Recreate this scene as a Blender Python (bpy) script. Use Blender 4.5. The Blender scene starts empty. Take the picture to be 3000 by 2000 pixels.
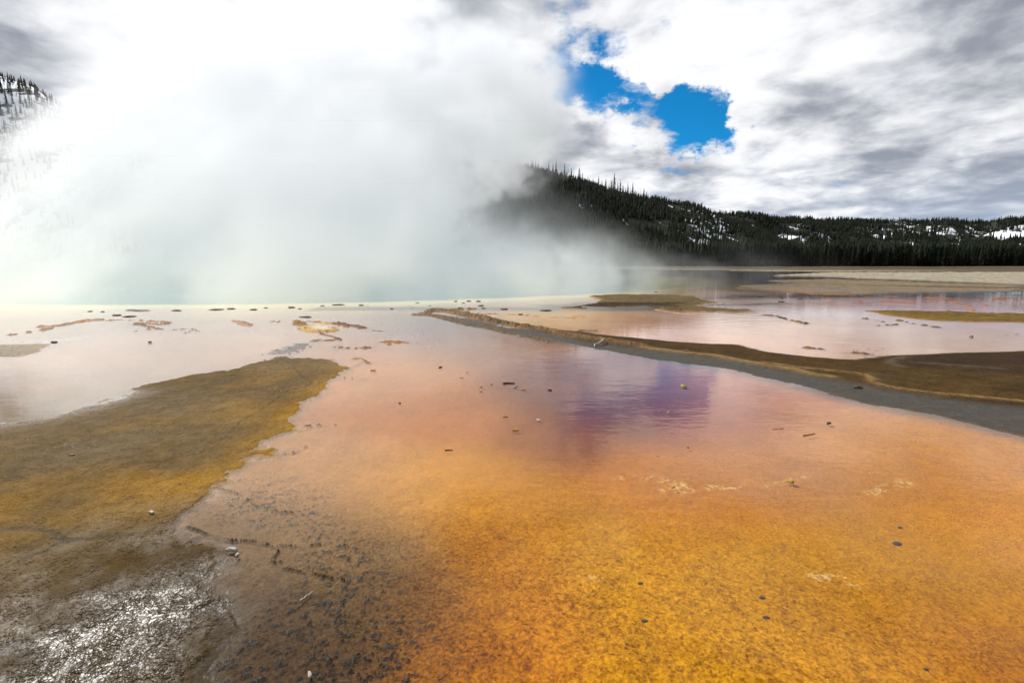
import bpy, math, random
import numpy as np

random.seed(7)
rng = np.random.default_rng(11)
S = bpy.context.scene
COL = S.collection

# ---------------------------------------------------------------- camera
CAM_H, PITCH, LENS = 2.2, math.radians(9.25), 17.0
cam_data = bpy.data.cameras.new('camera')
cam_data.lens, cam_data.sensor_width = LENS, 36.0
cam_data.clip_start, cam_data.clip_end = 0.1, 20000
cam = bpy.data.objects.new('camera', cam_data)
cam.location = (0, 0, CAM_H)
cam.rotation_euler = (math.pi / 2 - PITCH, 0, 0)
COL.objects.link(cam)
S.camera = cam

S.view_settings.view_transform = 'Standard'
S.view_settings.look = 'None'
S.view_settings.exposure = 0.3
S.view_settings.gamma = 1.0
S.view_settings.use_curve_mapping = False
S.cycles.use_denoising = True
S.cycles.use_adaptive_sampling = True
S.cycles.adaptive_threshold = 0.02
S.cycles.max_bounces = 14
S.cycles.diffuse_bounces = 2
S.cycles.glossy_bounces = 3
S.cycles.volume_bounces = 10
S.cycles.transparent_max_bounces = 12
S.cycles.volume_step_rate = 2.0
S.cycles.sample_clamp_indirect = 4.0
S.cycles.caustics_reflective = False
S.cycles.caustics_refractive = False

# view helpers: the photograph was measured on a 2352 x 1568 copy
FPX = LENS / 36.0 * 2352
def direction(u, v):
    a, b = (u - 1176) / FPX, (784 - v) / FPX
    d = np.array([a, math.cos(PITCH) + b * math.sin(PITCH), -math.sin(PITCH) + b * math.cos(PITCH)])
    return d / np.linalg.norm(d)
def ground_point(u, v, z=0.0):
    d = direction(u, v)
    t = (z - CAM_H) / d[2]
    return np.array([d[0] * t, d[1] * t, z])

SUN_AZ, SUN_EL = math.radians(-44), math.radians(40)      # azimuth from +Y towards +X
sun_dir = np.array([math.sin(SUN_AZ) * math.cos(SUN_EL), math.cos(SUN_AZ) * math.cos(SUN_EL), math.sin(SUN_EL)])

# ---------------------------------------------------------------- node helper
class V:
    """a node socket with arithmetic"""
    def __init__(s, t, sock): s.t, s.s = t, sock
    def _m(s, op, *o, clamp=False):
        n = s.t.nodes.new('ShaderNodeMath'); n.operation = op; n.use_clamp = clamp
        for i, v in enumerate((s,) + o): setin(s.t, n.inputs[i], v)
        return V(s.t, n.outputs[0])
    def __add__(s, o): return s._m('ADD', o)
    __radd__ = __add__
    def __mul__(s, o): return s._m('MULTIPLY', o)
    __rmul__ = __mul__
    def __sub__(s, o): return s._m('SUBTRACT', o)
    def __rsub__(s, o): return (s * -1.0) + o
    def __truediv__(s, o): return s._m('DIVIDE', o)
    def max(s, o): return s._m('MAXIMUM', o)
    def min(s, o): return s._m('MINIMUM', o)
    def pow(s, o): return s._m('POWER', o)
    def sqrt(s): return s._m('SQRT')
    def exp(s): return s._m('EXPONENT')
    def clamp(s): return s._m('ADD', 0.0, clamp=True)
    def ss(s, a, b, lo=0.0, hi=1.0):
        n = s.t.nodes.new('ShaderNodeMapRange'); n.interpolation_type = 'SMOOTHSTEP'
        for i, v in enumerate((s, a, b, lo, hi)): setin(s.t, n.inputs[i], v)
        return V(s.t, n.outputs[0])
    def lin(s, a, b, lo=0.0, hi=1.0):
        n = s.t.nodes.new('ShaderNodeMapRange')
        for i, v in enumerate((s, a, b, lo, hi)): setin(s.t, n.inputs[i], v)
        return V(s.t, n.outputs[0])
def setin(t, inp, v):
    if isinstance(v, V): t.links.new(v.s, inp)
    elif v is None: pass
    else: inp.default_value = v
def vmath(t, op, a, b=None, scale=None):
    n = t.nodes.new('ShaderNodeVectorMath'); n.operation = op
    setin(t, n.inputs[0], a)
    if b is not None: setin(t, n.inputs[1], b)
    if scale is not None: setin(t, n.inputs['Scale'], scale)
    return V(t, n.outputs['Value'] if op in ('DOT_PRODUCT', 'LENGTH', 'DISTANCE') else n.outputs['Vector'])
def xyz(t, v):
    n = t.nodes.new('ShaderNodeSeparateXYZ'); setin(t, n.inputs[0], v)
    return [V(t, o) for o in n.outputs]
def comb(t, x, y, z):
    n = t.nodes.new('ShaderNodeCombineXYZ')
    for i, v in enumerate((x, y, z)): setin(t, n.inputs[i], v)
    return V(t, n.outputs[0])
def noise(t, vec, scale, detail=4.0, rough=0.5, dist=0.0, out='Fac', dim='3D'):
    n = t.nodes.new('ShaderNodeTexNoise'); n.noise_dimensions = dim
    setin(t, n.inputs['Vector'], vec); setin(t, n.inputs['Scale'], scale)
    n.inputs['Detail'].default_value = detail; n.inputs['Roughness'].default_value = rough
    setin(t, n.inputs['Distortion'], dist)
    return V(t, n.outputs[out])
def mixc(t, f, a, b, blend='MIX'):
    n = t.nodes.new('ShaderNodeMix'); n.data_type = 'RGBA'; n.blend_type = blend
    setin(t, n.inputs[0], f); setin(t, n.inputs[6], c4(a)); setin(t, n.inputs[7], c4(b))
    return V(t, n.outputs[2])
def c4(c): return c if isinstance(c, V) else tuple(c) + ((1.0,) if len(c) == 3 else ())

# ---------------------------------------------------------------- world: sky and clouds
world = bpy.data.worlds.new('World'); S.world = world; world.use_nodes = True
wt = world.node_tree; wt.nodes.clear()
def build_world():
    t = wt
    tc = t.nodes.new('ShaderNodeTexCoord')
    d = vmath(t, 'NORMALIZE', V(t, tc.outputs['Generated']))
    dx, dy, dz = xyz(t, d)
    sky = t.nodes.new('ShaderNodeTexSky'); sky.sky_type = 'NISHITA'; sky.sun_disc = False
    sky.sun_elevation = SUN_EL; sky.sun_rotation = SUN_AZ; sky.altitude = 2200
    sky.dust_density = 0.3; sky.ozone_density = 1.5
    skyc = mixc(t, 1.0, V(t, sky.outputs[0]), (0.06, 0.68, 0.98), 'MULTIPLY')
    up = dz.max(0.0)
    one = V(t, t.nodes.new('ShaderNodeValue').outputs[0]); one.s.default_value = 1.0
    inv = one / (up + 0.24)
    zf = dz.max(-0.05) * 1.7
    p = comb(t, dx * inv, dy * inv, zf * inv)                  # puffs get smaller and flatter towards the horizon
    def field(q):
        w = vmath(t, 'ADD', q, vmath(t, 'SCALE', vmath(t, 'SUBTRACT', noise(t, q, 2.6, 2.0, 0.5, out='Color'), (0.5, 0.5, 0.5)), scale=0.16))
        return noise(t, w, 2.3, 10.0, 0.54)
    det = field(p)
    det_up = field(vmath(t, 'ADD', p, (-0.02, 0.0, 0.085)))
    big = noise(t, p, 1.15, 3.0, 0.5)
    big_up = noise(t, vmath(t, 'ADD', p, (-0.04, 0.0, 0.22)), 1.15, 3.0, 0.5)
    fine = noise(t, p, 11.0, 6.0, 0.62)
    dw = vmath(t, 'NORMALIZE', vmath(t, 'ADD', d, vmath(t, 'SCALE', vmath(t, 'SUBTRACT', noise(t, d, 12.0, 6.0, 0.65, out='Color'), (0.5, 0.5, 0.5)), scale=0.13)))
    def lobe(u, v, deg):
        c = direction(u, v)
        k = 1.0 / (1.0 - math.cos(math.radians(deg)))
        q = vmath(t, 'DOT_PRODUCT', dw, tuple(c))
        return ((q - 1.0) * k).exp()
    skyc = mixc(t, dz.ss(0.22, 0.02), skyc, (1.6, 3.6, 6.4))
    cov = (det - 0.5) * 1.55 + (big - 0.5) * 0.7 + (fine - 0.5) * 0.62 + 0.80
    hsum = psum = None
    for u, v, deg, w in ((1345,205,2.0,-.36),(1390,218,2.2,-.42),(1430,232,2.2,-.40),(1465,250,2.0,-.40),(1300,205,1.5,-.22),(1305,255,1.4,-.16),(1495,272,1.8,-.44),(1545,303,2.1,-.46),(1600,300,2.3,-.40),
                         (1612,248,2.0,-.40),(1660,290,1.7,-.26),(1695,315,1.2,-.18),(1650,238,1.5,-.18),(1265,100,1.8,-.10),(1390,90,1.8,-.10),(1350,150,1.5,-.10),(1730,100,1.3,-.12),(1640,500,2.5,-.12),(1900,470,4,-.08),
                         (1390,284,1.3,.26),(1428,268,1.0,.24),(1350,292,1.4,.2),(1320,236,0.9,.2),(1525,200,1.6,.18),(1480,120,3.0,.10),(1330,340,2.8,.22),(1720,220,4,.15),(1500,360,3.5,.2),(1410,345,3.4,.2),(2050,270,10,.16),(1950,100,9,.12),(200,150,16,.2),(2400,-40,9,.25),(700,150,14,.12)):
        q = lobe(u, v, deg * (1.2 if w < 0 else 1.0)) * (w * (1.15 if w < 0 else 1.0))
        if w < 0: hsum = q if hsum is None else hsum + q
        else: psum = q if psum is None else psum + q
    cov = cov + dz.ss(0.20, 0.06) * 0.09
    cov = cov + hsum.max(-0.55) + psum
    cloud = cov.ss(0.40, 0.70)
    # lit from above: tops and rims white, undersides of the thick parts grey
    tone = (det - det_up) * 2.7 + (big - big_up) * 1.7 + (fine - 0.5) * 0.18 + (0.70 - cov) * 0.30 + 0.75
    for u, v, deg, w in ((2060, 300, 8, -.10), (2000, 385, 5, -.14), (2280, 170, 8, -.06), (1440, 120, 7, .10), (1850, 100, 7, .08), (1715, 268, 2.5, .25), (1400, 275, 2.2, .22)):
        tone = tone + lobe(u, v, deg) * w
    tone = tone.max(0.1).min(1.3)
    ccol = mixc(t, tone.ss(.18, 1.10), (0.25, 0.27, 0.32), (0.82, 0.83, 0.85))
    lowb = dz.ss(0.20, 0.01) * 0.5
    ccol = mixc(t, lowb * tone.ss(.95, .6), ccol, (0.36, 0.46, 0.62))
    ccol10 = vmath(t, 'SCALE', ccol, scale=10.0)
    col = mixc(t, cloud, skyc, ccol10)
    bg = t.nodes.new('ShaderNodeBackground'); setin(t, bg.inputs[0], col); bg.inputs[1].default_value = 0.1
    out = t.nodes.new('ShaderNodeOutputWorld'); t.links.new(bg.outputs[0], out.inputs[0])
build_world()
world.cycles.sampling_method = 'MANUAL'
world.cycles.sample_map_resolution = 512

sun_data = bpy.data.lights.new('sun', 'SUN')
sun_data.energy = 5.0; sun_data.angle = math.radians(0.53); sun_data.color = (1.0, 0.97, 0.93)
sun = bpy.data.objects.new('sun', sun_data); COL.objects.link(sun)
sun.rotation_euler = (math.pi / 2 - SUN_EL, 0, -SUN_AZ + math.pi) if False else (0, 0, 0)
from mathutils import Vector
sun.rotation_mode = 'QUATERNION'
sun.rotation_quaternion = Vector(-sun_dir).to_track_quat('-Z', 'Y')

# ---------------------------------------------------------------- mesh helpers
def mesh_np(name, verts, faces, mat=None, smooth=False):
    me = bpy.data.meshes.new(name)
    verts = np.asarray(verts, np.float32); faces = np.asarray(faces, np.int32)
    nv, (nf, k) = len(verts), faces.shape
    me.vertices.add(nv); me.vertices.foreach_set('co', verts.ravel())
    me.loops.add(nf * k); me.loops.foreach_set('vertex_index', faces.ravel())
    me.polygons.add(nf)
    me.polygons.foreach_set('loop_start', np.arange(nf, dtype=np.int32) * k)
    me.polygons.foreach_set('loop_total', np.full(nf, k, np.int32))
    if smooth: me.polygons.foreach_set('use_smooth', np.ones(nf, bool))
    me.update(calc_edges=True)
    if mat: me.materials.append(mat)
    return me
def link(name, me, parent=None, loc=None):
    o = bpy.data.objects.new(name, me); COL.objects.link(o)
    if parent: o.parent = parent
    if loc is not None: o.location = loc
    return o
def tag(o, label=None, cat=None, group=None, kind=None):
    if label: o['label'] = label
    if cat: o['category'] = cat
    if group: o['group'] = group
    if kind: o['kind'] = kind
    return o
def grid_faces(nr, nc):
    i = np.arange(nr - 1)[:, None] * nc + np.arange(nc - 1)[None]
    i = i.ravel()
    return np.stack([i, i + 1, i + nc + 1, i + nc], 1)

def hash2(ix, iy, seed):
    h = (ix.astype(np.int64) * 374761393 + iy.astype(np.int64) * 668265263 + seed * 1442695041) & 0xffffffff
    h = ((h ^ (h >> 13)) * 1274126177) & 0xffffffff
    return ((h ^ (h >> 16)) & 0xffffff) / float(0xffffff)
def vnoise(x, y, seed=0):
    ix, iy = np.floor(x), np.floor(y)
    fx, fy = x - ix, y - iy
    fx = fx * fx * fx * (fx * (fx * 6 - 15) + 10); fy = fy * fy * fy * (fy * (fy * 6 - 15) + 10)
    a, b = hash2(ix, iy, seed), hash2(ix + 1, iy, seed)
    c, e = hash2(ix, iy + 1, seed), hash2(ix + 1, iy + 1, seed)
    return (a + (b - a) * fx) * (1 - fy) + (c + (e - c) * fx) * fy
def fbm(x, y, octaves=5, gain=0.5, seed=0):
    s, amp, tot = 0, 1.0, 0.0
    for o in range(octaves):
        s = s + amp * vnoise(x * 2 ** o + 17.3 * o, y * 2 ** o - 9.1 * o, seed + o); tot += amp; amp *= gain
    return s / tot
def sstep(x, a, b):
    t = np.clip((x - a) / (b - a), 0, 1)
    return t * t * (3 - 2 * t)

def material(name):
    m = bpy.data.materials.new(name); m.use_nodes = True
    t = m.node_tree; t.nodes.clear()
    out = t.nodes.new('ShaderNodeOutputMaterial')
    return m, t, out
def simple_mat(name, color, rough=0.8, var=0.35, scale=6.0, spec=0.3, bump=0.0):
    m, t, out = material(name)
    b = t.nodes.new('ShaderNodeBsdfPrincipled')
    tc = t.nodes.new('ShaderNodeTexCoord')
    info = t.nodes.new('ShaderNodeObjectInfo')
    n = noise(t, V(t, tc.outputs['Object']), scale, 5.0, 0.6)
    f = n.lin(0.3, 0.7, 1 - var, 1 + var) * V(t, info.outputs['Random']).lin(0, 1, 0.8, 1.2)
    setin(t, b.inputs['Base Color'], vmath(t, 'SCALE', tuple(color), scale=f))
    b.inputs['Roughness'].default_value = rough; b.inputs['Specular IOR Level'].default_value = spec
    if bump:
        bn = t.nodes.new('ShaderNodeBump'); bn.inputs['Distance'].default_value = bump
        setin(t, bn.inputs['Height'], n); t.links.new(bn.outputs[0], b.inputs['Normal'])
    t.links.new(b.outputs[0], out.inputs[0])
    return m

# ---------------------------------------------------------------- ground: the terraces, mats and flats of the spring
POOL_C, POOL_R = np.array([-22.0, 71.0]), 47.0
def lin1(c):
    c = np.asarray(c, float) / 255
    return np.where(c <= .04045, c / 12.92, ((c + .055) / 1.055) ** 2.4)

def build_ground():
    ang = np.radians(np.concatenate([np.linspace(62, 3, 620), np.linspace(3, 0.42, 110)[1:], [0.38, 0.34, 0.30]]))
    dist = CAM_H / np.tan(ang)
    az = np.radians(np.linspace(-60, 60, 1150))
    D, A = np.meshgrid(dist, az, indexing='ij')
    X, Y = D * np.sin(A), D * np.cos(A)
    x, y = X.ravel(), Y.ravel(); d = D.ravel()
    n = len(x)
    lu, lv = A.ravel(), np.log(d)

    def wpoly(pts): return np.array([ground_point(u, min(max(v, 590), 4000))[:2] for u, v in pts])
    def sd_poly(pts):                # signed distance, positive inside (relative to distance from the eye)
        P = wpoly(pts); best = np.full(n, 1e9); inside = np.zeros(n, bool)
        # only test near the polygon
        r = 6 + 0.15 * np.abs(P).max()
        lo, hi = P.min(0) - r, P.max(0) + r
        idx = np.where((x > lo[0]) & (x < hi[0]) & (y > lo[1]) & (y < hi[1]))[0]
        xs, ys = x[idx], y[idx]; b = np.full(len(idx), 1e9); ins = np.zeros(len(idx), bool)
        for i in range(len(P)):
            a, c = P[i], P[(i + 1) % len(P)]; e = c - a
            tt = np.clip(((xs - a[0]) * e[0] + (ys - a[1]) * e[1]) / max(e @ e, 1e-9), 0, 1)
            b = np.minimum(b, np.hypot(xs - a[0] - tt * e[0], ys - a[1] - tt * e[1]))
            cr = ((a[1] > ys) != (c[1] > ys))
            with np.errstate(divide='ignore', invalid='ignore'):
                xi = (c[0] - a[0]) * (ys - a[1]) / (c[1] - a[1]) + a[0]
            ins ^= cr & (xs < xi)
        best[idx] = b; inside[idx] = ins
        return np.where(inside, best, -best)
    def d_line(pts):
        P = wpoly(pts); best = np.full(n, 1e9)
        r = 3 + 0.1 * np.abs(P).max()
        lo, hi = P.min(0) - r, P.max(0) + r
        idx = np.where((x > lo[0]) & (x < hi[0]) & (y > lo[1]) & (y < hi[1]))[0]
        xs, ys = x[idx], y[idx]; b = np.full(len(idx), 1e9)
        for i in range(len(P) - 1):
            a, c = P[i], P[i + 1]; e = c - a
            tt = np.clip(((xs - a[0]) * e[0] + (ys - a[1]) * e[1]) / max(e @ e, 1e-9), 0, 1)
            b = np.minimum(b, np.hypot(xs - a[0] - tt * e[0], ys - a[1] - tt * e[1]))
        best[idx] = b
        return best

    # shared noises, some laid along the flow (long in x)
    nA = fbm(x * 1.3, y * 1.3, 6, .55, 3) - .5
    nB = fbm(x * .35, y * .35, 5, .55, 5) - .5
    nC = fbm(x * 9, y * 9, 4, .55, 9) - .5
    nS = fbm(x * .5, y * 2.6, 5, .6, 21) - .5
    nF = fbm(x * 38, y * 38, 3, .6, 31) - .5

    h = -0.040 + 0.02 * nB + 0.006 * nA
    # ------ colour of the drowned mat, set by control points measured over the pool floor
    ctrl = [
        (2000,1500,(200,136,4),.5),(1500,1500,(205,142,8),.5),(1200,1500,(205,130,20),.5),(1060,1530,(165,100,28),.6),(1700,1350,(208,146,16),.5),
        (2200,1350,(208,148,26),.5),(2330,1500,(175,105,8),.5),(1400,1250,(208,148,32),.6),(1150,1280,(190,125,50),.6),(1000,1380,(135,92,50),.25),
        (850,1400,(102,78,52),.2),(700,1530,(84,60,38),.2),(600,1400,(96,75,55),.2),(650,1200,(152,122,92),.3),(800,1250,(148,114,78),.3),
        (760,1080,(215,165,125),.75),(950,1100,(220,160,90),.75),(1000,950,(212,150,110),.75),(900,850,(228,180,150),.75),(1150,1130,(212,148,60),.7),
        (1300,1000,(150,98,65),(.15,.3,.5)),(1450,930,(100,66,60),(.02,.2,.4)),(1300,880,(140,105,95),(.3,.4,.5)),(1400,870,(165,140,150),.7),
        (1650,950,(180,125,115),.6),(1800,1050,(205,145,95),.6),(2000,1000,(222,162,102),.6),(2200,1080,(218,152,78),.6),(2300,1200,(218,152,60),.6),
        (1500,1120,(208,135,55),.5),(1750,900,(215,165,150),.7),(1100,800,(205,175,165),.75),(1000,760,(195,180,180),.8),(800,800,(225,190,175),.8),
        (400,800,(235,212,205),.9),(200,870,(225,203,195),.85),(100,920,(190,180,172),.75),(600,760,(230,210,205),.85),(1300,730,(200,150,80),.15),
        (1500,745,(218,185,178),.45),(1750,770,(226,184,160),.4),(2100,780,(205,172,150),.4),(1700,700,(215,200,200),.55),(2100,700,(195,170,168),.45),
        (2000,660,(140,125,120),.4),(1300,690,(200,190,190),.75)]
    W = np.zeros(n); C = np.zeros((n, 3))
    for u, v, c, sk in ctrl:
        p = ground_point(u, v); dd = math.hypot(p[0], p[1]); aa = math.atan2(p[0], p[1])
        e = math.atan2(CAM_H, dd); ci = math.sin(e); ct = math.sqrt(1 - (1 - ci * ci) / 1.33 ** 2)
        F = .5 * (((ci - 1.33 * ct) / (ci + 1.33 * ct)) ** 2 + ((ct - 1.33 * ci) / (ct + 1.33 * ci)) ** 2)
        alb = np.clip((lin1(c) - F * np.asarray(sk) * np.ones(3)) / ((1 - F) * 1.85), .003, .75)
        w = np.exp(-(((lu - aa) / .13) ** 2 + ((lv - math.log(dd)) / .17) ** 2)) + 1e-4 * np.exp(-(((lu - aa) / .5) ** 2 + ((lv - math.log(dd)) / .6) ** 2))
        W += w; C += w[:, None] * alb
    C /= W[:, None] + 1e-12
    C *= (1 + .35 * nB + .25 * nA)[:, None]
    wet = np.zeros(n); tex = np.full(n, .42); bmp = np.full(n, .4)
    tex += .78 * sstep(d, 5.2, 2.4)

    def blend(w, col=None, wt=None, tx=None, bp=None):
        nonlocal C, wet, tex, bmp
        w = np.clip(w, 0, 1)
        if col is not None: C = C * (1 - w)[:, None] + w[:, None] * np.asarray(col)
        if wt is not None: wet = wet * (1 - w) + w * wt
        if tx is not None: tex = tex * (1 - w) + w * tx
        if bp is not None: bmp = bmp * (1 - w) + w * bp
    def raise_to(sd, top, width):     # lift the floor above the water inside a shape
        nonlocal h
        w = sstep(sd, -width, width)
        h = h * (1 - w) + w * np.maximum(h, top)
        return w
    j = lambda k: k * d               # sizes that grow with viewing distance: far shapes were only read coarsely

    # ------ deep pool, its rim and the yellow and cream bands round it
    pr = np.hypot(x - POOL_C[0], y - POOL_C[1]) - POOL_R + 1.2 * nB
    blend(sstep(pr, 7, 1.0) * .75, (.62, .45, .30), tx=.15)
    blend(sstep(pr, 1.6, -.2), (.78, .66, .42), tx=.1)
    blend(sstep(pr, -1.0, -3.5), (.70, .68, .34), tx=.05)
    blend(sstep(pr, -4, -8), (.58, .68, .66), tx=.02)  # this and the inner floor tone are paled: steam's whiteness put into the colour
    blend(sstep(pr, -9, -16), (.40, .60, .68), tx=0)
    h -= 1.5 * sstep(pr, -1, -12)
    rim = np.exp(-((pr - .3) / .35) ** 2)
    h = np.maximum(h, -0.035 + .004 * nB + rim * (.026 + .035 * (nA + .35 * nC)) - 1.5 * sstep(pr, -1, -12))

    # ------ A: the large brown mat on the left, running down to the bottom corner
    Apts = [(-500,985),(0,966),(100,953),(200,928),(267,911),(290,900),(283,891),(333,878),(433,863),(533,843),(600,825),(650,816),(717,821),(760,826),(797,848),
            (785,862),(762,878),(745,895),(752,905),(735,915),(715,925),(722,938),(700,950),(680,962),(695,980),(660,1000),(625,1013),(648,1030),(640,1045),(590,1060),
            (560,1075),(525,1085),(500,1100),(488,1118),(490,1135),(460,1160),(440,1180),(432,1200),(427,1207),(533,1243),(522,1272),(505,1312),(470,1345),(480,1365),(533,1412),
            (547,1445),(520,1478),(500,1528),(520,1600),(500,1900),(-900,1900)]
    sdA = sd_poly(Apts) + .36 * nA * np.clip(d / 4, .4, 2) + .20 * nC
    wA = raise_to(sdA, .006 + .012 * nA + .012 * nC + .010 * nF, .16)
    edge = np.exp(-((sdA - .10) / .09) ** 2)
    h += edge * .005 * (1 + 1.5 * nC)
    sd_line_n = d_line([(-300,985),(0,970),(100,958),(200,933),(290,908)])
    gold = sstep(fbm(x * .45 + 3, y * .45, 4, .5, 77), .40, .62)
    band = sstep(lv, math.log(5.2), math.log(9)) * 0 + np.exp(-((lv - math.log(6.6)) / .42) ** 2)
    gedge = np.clip(gold * band * .7 + sstep(sdA, .9, .1) * sstep(lv, math.log(4.6), math.log(6)) * sstep(x, -4.5, -2.5), 0, 1)
    cA = np.array([.088, .053, .016]) * (1 - .55 * sstep(lv, math.log(5.6), math.log(3.6)))[:, None] + gedge[:, None] * np.array([.13, .055, -.012])
    wAw = wA * 1.0
    C = C * (1 - wAw)[:, None] + wAw[:, None] * cA * (1 + .5 * nA + .4 * nC)[:, None]
    near = sstep(lv, math.log(6.0), math.log(3.6))
    blend(wA, None, wt=.75 + .25 * near.mean(), tx=.5, bp=1.0)
    shore = np.exp(-((sd_line_n) / .35) ** 2)
    wet = np.where(wA > .5, np.clip(.10 + .74 * near * sstep(nA + nB + .3 * sstep(x, -1.2, -2.2), -.16, .20) + .4 * shore + .35 * nB, 0, 1), wet)
    # wet brown shelf right of it, pimpled with bumps that break the surface
    shelf = sd_poly([(430,1190),(490,1120),(560,1085),(640,1100),(720,1150),(820,1200),(900,1300),(960,1400),(1000,1500),(1020,1600),(1000,1900),(300,1900),(400,1300)])
    wS = sstep(shelf, -.5, .45) * (1 - wA)
    h = h * (1 - wS) + wS * (-.012 + .010 * nB)
    pim = sstep(fbm(x * 26, y * 46, 3, .55, 55), .62, .71) * sstep(fbm(x * .9, y * .9, 3, .5, 59), .36, .56)
    h += wS * pim * .014
    blend(wS * pim, (.022, .017, .012), wt=.4, bp=1)
    # upper streaky tail of the mat
    for pts, top in (([(560,822),(617,800),(650,786),(700,778),(735,772),(765,770),(770,778),(735,795),(715,815),(650,818)], .001),
                     ([(30,786),(120,776),(200,768),(278,758),(285,762),(210,775),(130,790),(60,797)], -.002)):
        sd = sd_poly(pts); w = sstep(sd, -.5, .7)
        h = h * (1 - w) + w * (top + .06 * nS + .02 * nC)
        blend(w * sstep(h, -.02, .005), (.06, .05, .045), wt=.8, bp=.8)
    # A inner ridges: crack lines and seams standing a little proud
    ridges = [([(640,822),(668,838),(690,865),(715,880),(700,890),(660,897),(630,920),(600,940),(555,965),(530,990),(505,1010)], .02, .030),
              ([(500,1102),(450,1118),(400,1110),(360,1130),(300,1145),(250,1165)], .02, .016),
              ([(0,1218),(60,1212),(120,1222),(150,1242),(210,1236),(300,1228)], .05, .009),
              ([(150,1242),(100,1268),(40,1290)], .03, .010),
              ([(430,1208),(480,1226),(530,1240),(575,1240),(620,1250),(640,1262),(625,1285),(640,1300),(690,1310),(740,1320),(790,1330)], .022, .026),
              ([(625,1250),(680,1252),(720,1250),(760,1246),(800,1252)], .014, .018),
              ([(535,1130),(565,1135),(572,1152),(600,1165),(640,1172),(690,1178)], .014, .020),
              ([(490,1118),(520,1122),(545,1128)], .012, .018),
              ([(390,1310),(440,1335),(465,1350),(445,1380),(450,1400)], .02, .020),
              ([(465,1350),(500,1375),(530,1410),(545,1440)], .014, .016),
              ([(640,1300),(600,1310),(560,1330),(480,1345)], .014, .014),
              ([(640,1290),(700,1270),(745,1265),(800,1280)], .010, .013),
              ([(820,1358),(850,1365),(860,1370)], .010, .014),
              ([(270,1530),(330,1518),(380,1510),(430,1522)], .02, .014),
              ([(640,1040),(680,1035),(705,1020)], .012, .02), ([(695,978),(730,974),(770,972)], .012, .02), ([(760,866),(800,866),(838,869)], .014, .02),
              ([(797,848),(830,830),(845,833)], .012, .012), ([(760,806),(800,790)], .012, .012)]
    for pts, wdt, top in ridges:
        dl = d_line(pts) + .05 * nC + .04 * nA
        sc = wdt * (.7 if wdt < .023 else 1) * np.clip(d / 4.5, .7, 4)
        w = np.exp(-(dl / (sc * .55)) ** 2) * np.clip(1.05 + 2.2 * nC + 1.2 * nA, 0, 1.3)
        h = np.maximum(h, h + w * (top * .65 - h))
        blend(w * .8, (.04, .028, .016), wt=.15, bp=1)

    # ------ B: the bar from the left tip to the right edge; a grey wet apron below a brown crest
    apron = [(951,722),(997,728),(1057,744),(1127,757),(1174,768),(1240,778),(1300,790),(1400,808),(1480,824),(1568,838),(1668,851),(1768,875),(1868,900),(1968,926),(2068,946),
             (2168,966),(2268,990),(2352,1008),(2700,1090),(2900,800),(2352,806),(2135,812),(2068,816),(2018,821),(1951,825),(1868,820),(1768,808),(1695,792),(1568,786),(1430,775),
             (1384,768),(1300,766),(1230,757),(1170,752),(1100,735),(1050,727),(1000,720)]
    sdB = sd_poly(apron) + .25 * nA + .05 * nC
    wB = raise_to(sdB, .007 + .004 * nA + .012 * nC + .008 * nF, .30)
    blend(wB, (.048, .041, .035), wt=.42, tx=.4, bp=.9)
    crest = [(1200,752),(1267,758),(1337,760),(1384,768),(1430,772),(1568,786),(1695,792),(1768,808),(1868,820),(1951,825),(2018,821),(2068,816),(2135,812),(2352,806),(2900,800),
             (2900,1000),(2352,936),(2201,920),(2068,900),(1968,881),(1868,863),(1768,843),(1668,823),(1568,813),(1480,803),(1400,793),(1330,782),(1270,770)]
    sdC = sd_poly(crest) + .22 * nA + .06 * nC
    wC = raise_to(sdC, .022 + .02 * nA + .012 * nC, .25)
    cc = np.array([.055, .029, .006]) * (1 + .5 * nB + .3 * nA)[:, None]
    patch = sstep(fbm(x * .3 + 9, y * .5, 4, .5, 91), .42, .6)
    cc = cc * (1 - .45 * patch)[:, None]
    dark = sstep(sd_poly([(2010,824),(2068,818),(2135,814),(2352,808),(2900,800),(2900,930),(2352,858),(2200,850),(2080,848)]), -.4, .8)
    cc = cc * (1 - .45 * dark)[:, None] + dark[:, None] * np.array([.012, .006, .004])
    C = C * (1 - wC)[:, None] + wC[:, None] * cc
    blend(wC, None, wt=.12, tx=1.3, bp=1.0)
    for pts, wdt, top, col in (([(1480,800),(1568,811),(1640,818),(1700,830),(1768,842),(1820,850),(1868,862),(1910,868)], .07, .05, (.26, .16, .06)),
                               ([(1760,835),(1850,848),(1950,857),(1990,864),(2005,872),(2000,880),(2040,890),(2120,903),(2220,912),(2352,925)], .045, .045, (.22, .13, .05)),
                               ([(2080,822),(2050,830),(2045,838),(2070,845)], .05, .05, (.085, .06, .04)),
                               ([(2100,835),(2200,842),(2300,850)], .05, .045, (.07, .05, .03))):
        dl = d_line(pts) + .10 * nC + .06 * nA; w = np.exp(-(dl / (wdt * np.clip(d / 6, .8, 3))) ** 2)
        h = np.maximum(h, h + w * (top - h) * (1 + nC)); blend(w * .7, col, wt=.3, bp=1)
    # rocky crest line of the bar
    for pts, wdt, top in (([(976,719),(1006,711),(1040,711),(1081,709)], .16, .06), ([(951,722),(975,722),(1000,726)], .12, .06),
                          ([(1000,712),(1034,715),(1070,722),(1104,729),(1151,741),(1209,750),(1267,761),(1310,772),(1380,782),(1460,794)], .26, .085),
                          ([(1000,727),(1057,743),(1127,756),(1174,767),(1230,777),(1260,784)], .10, .028),
                          ([(1337,758),(1363,759)], .1, .04)):
        dl = d_line(pts) + .3 * nA + .12 * nC; w = np.exp(-(dl / (wdt * np.clip(d / 12, .7, 2))) ** 2)
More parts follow.
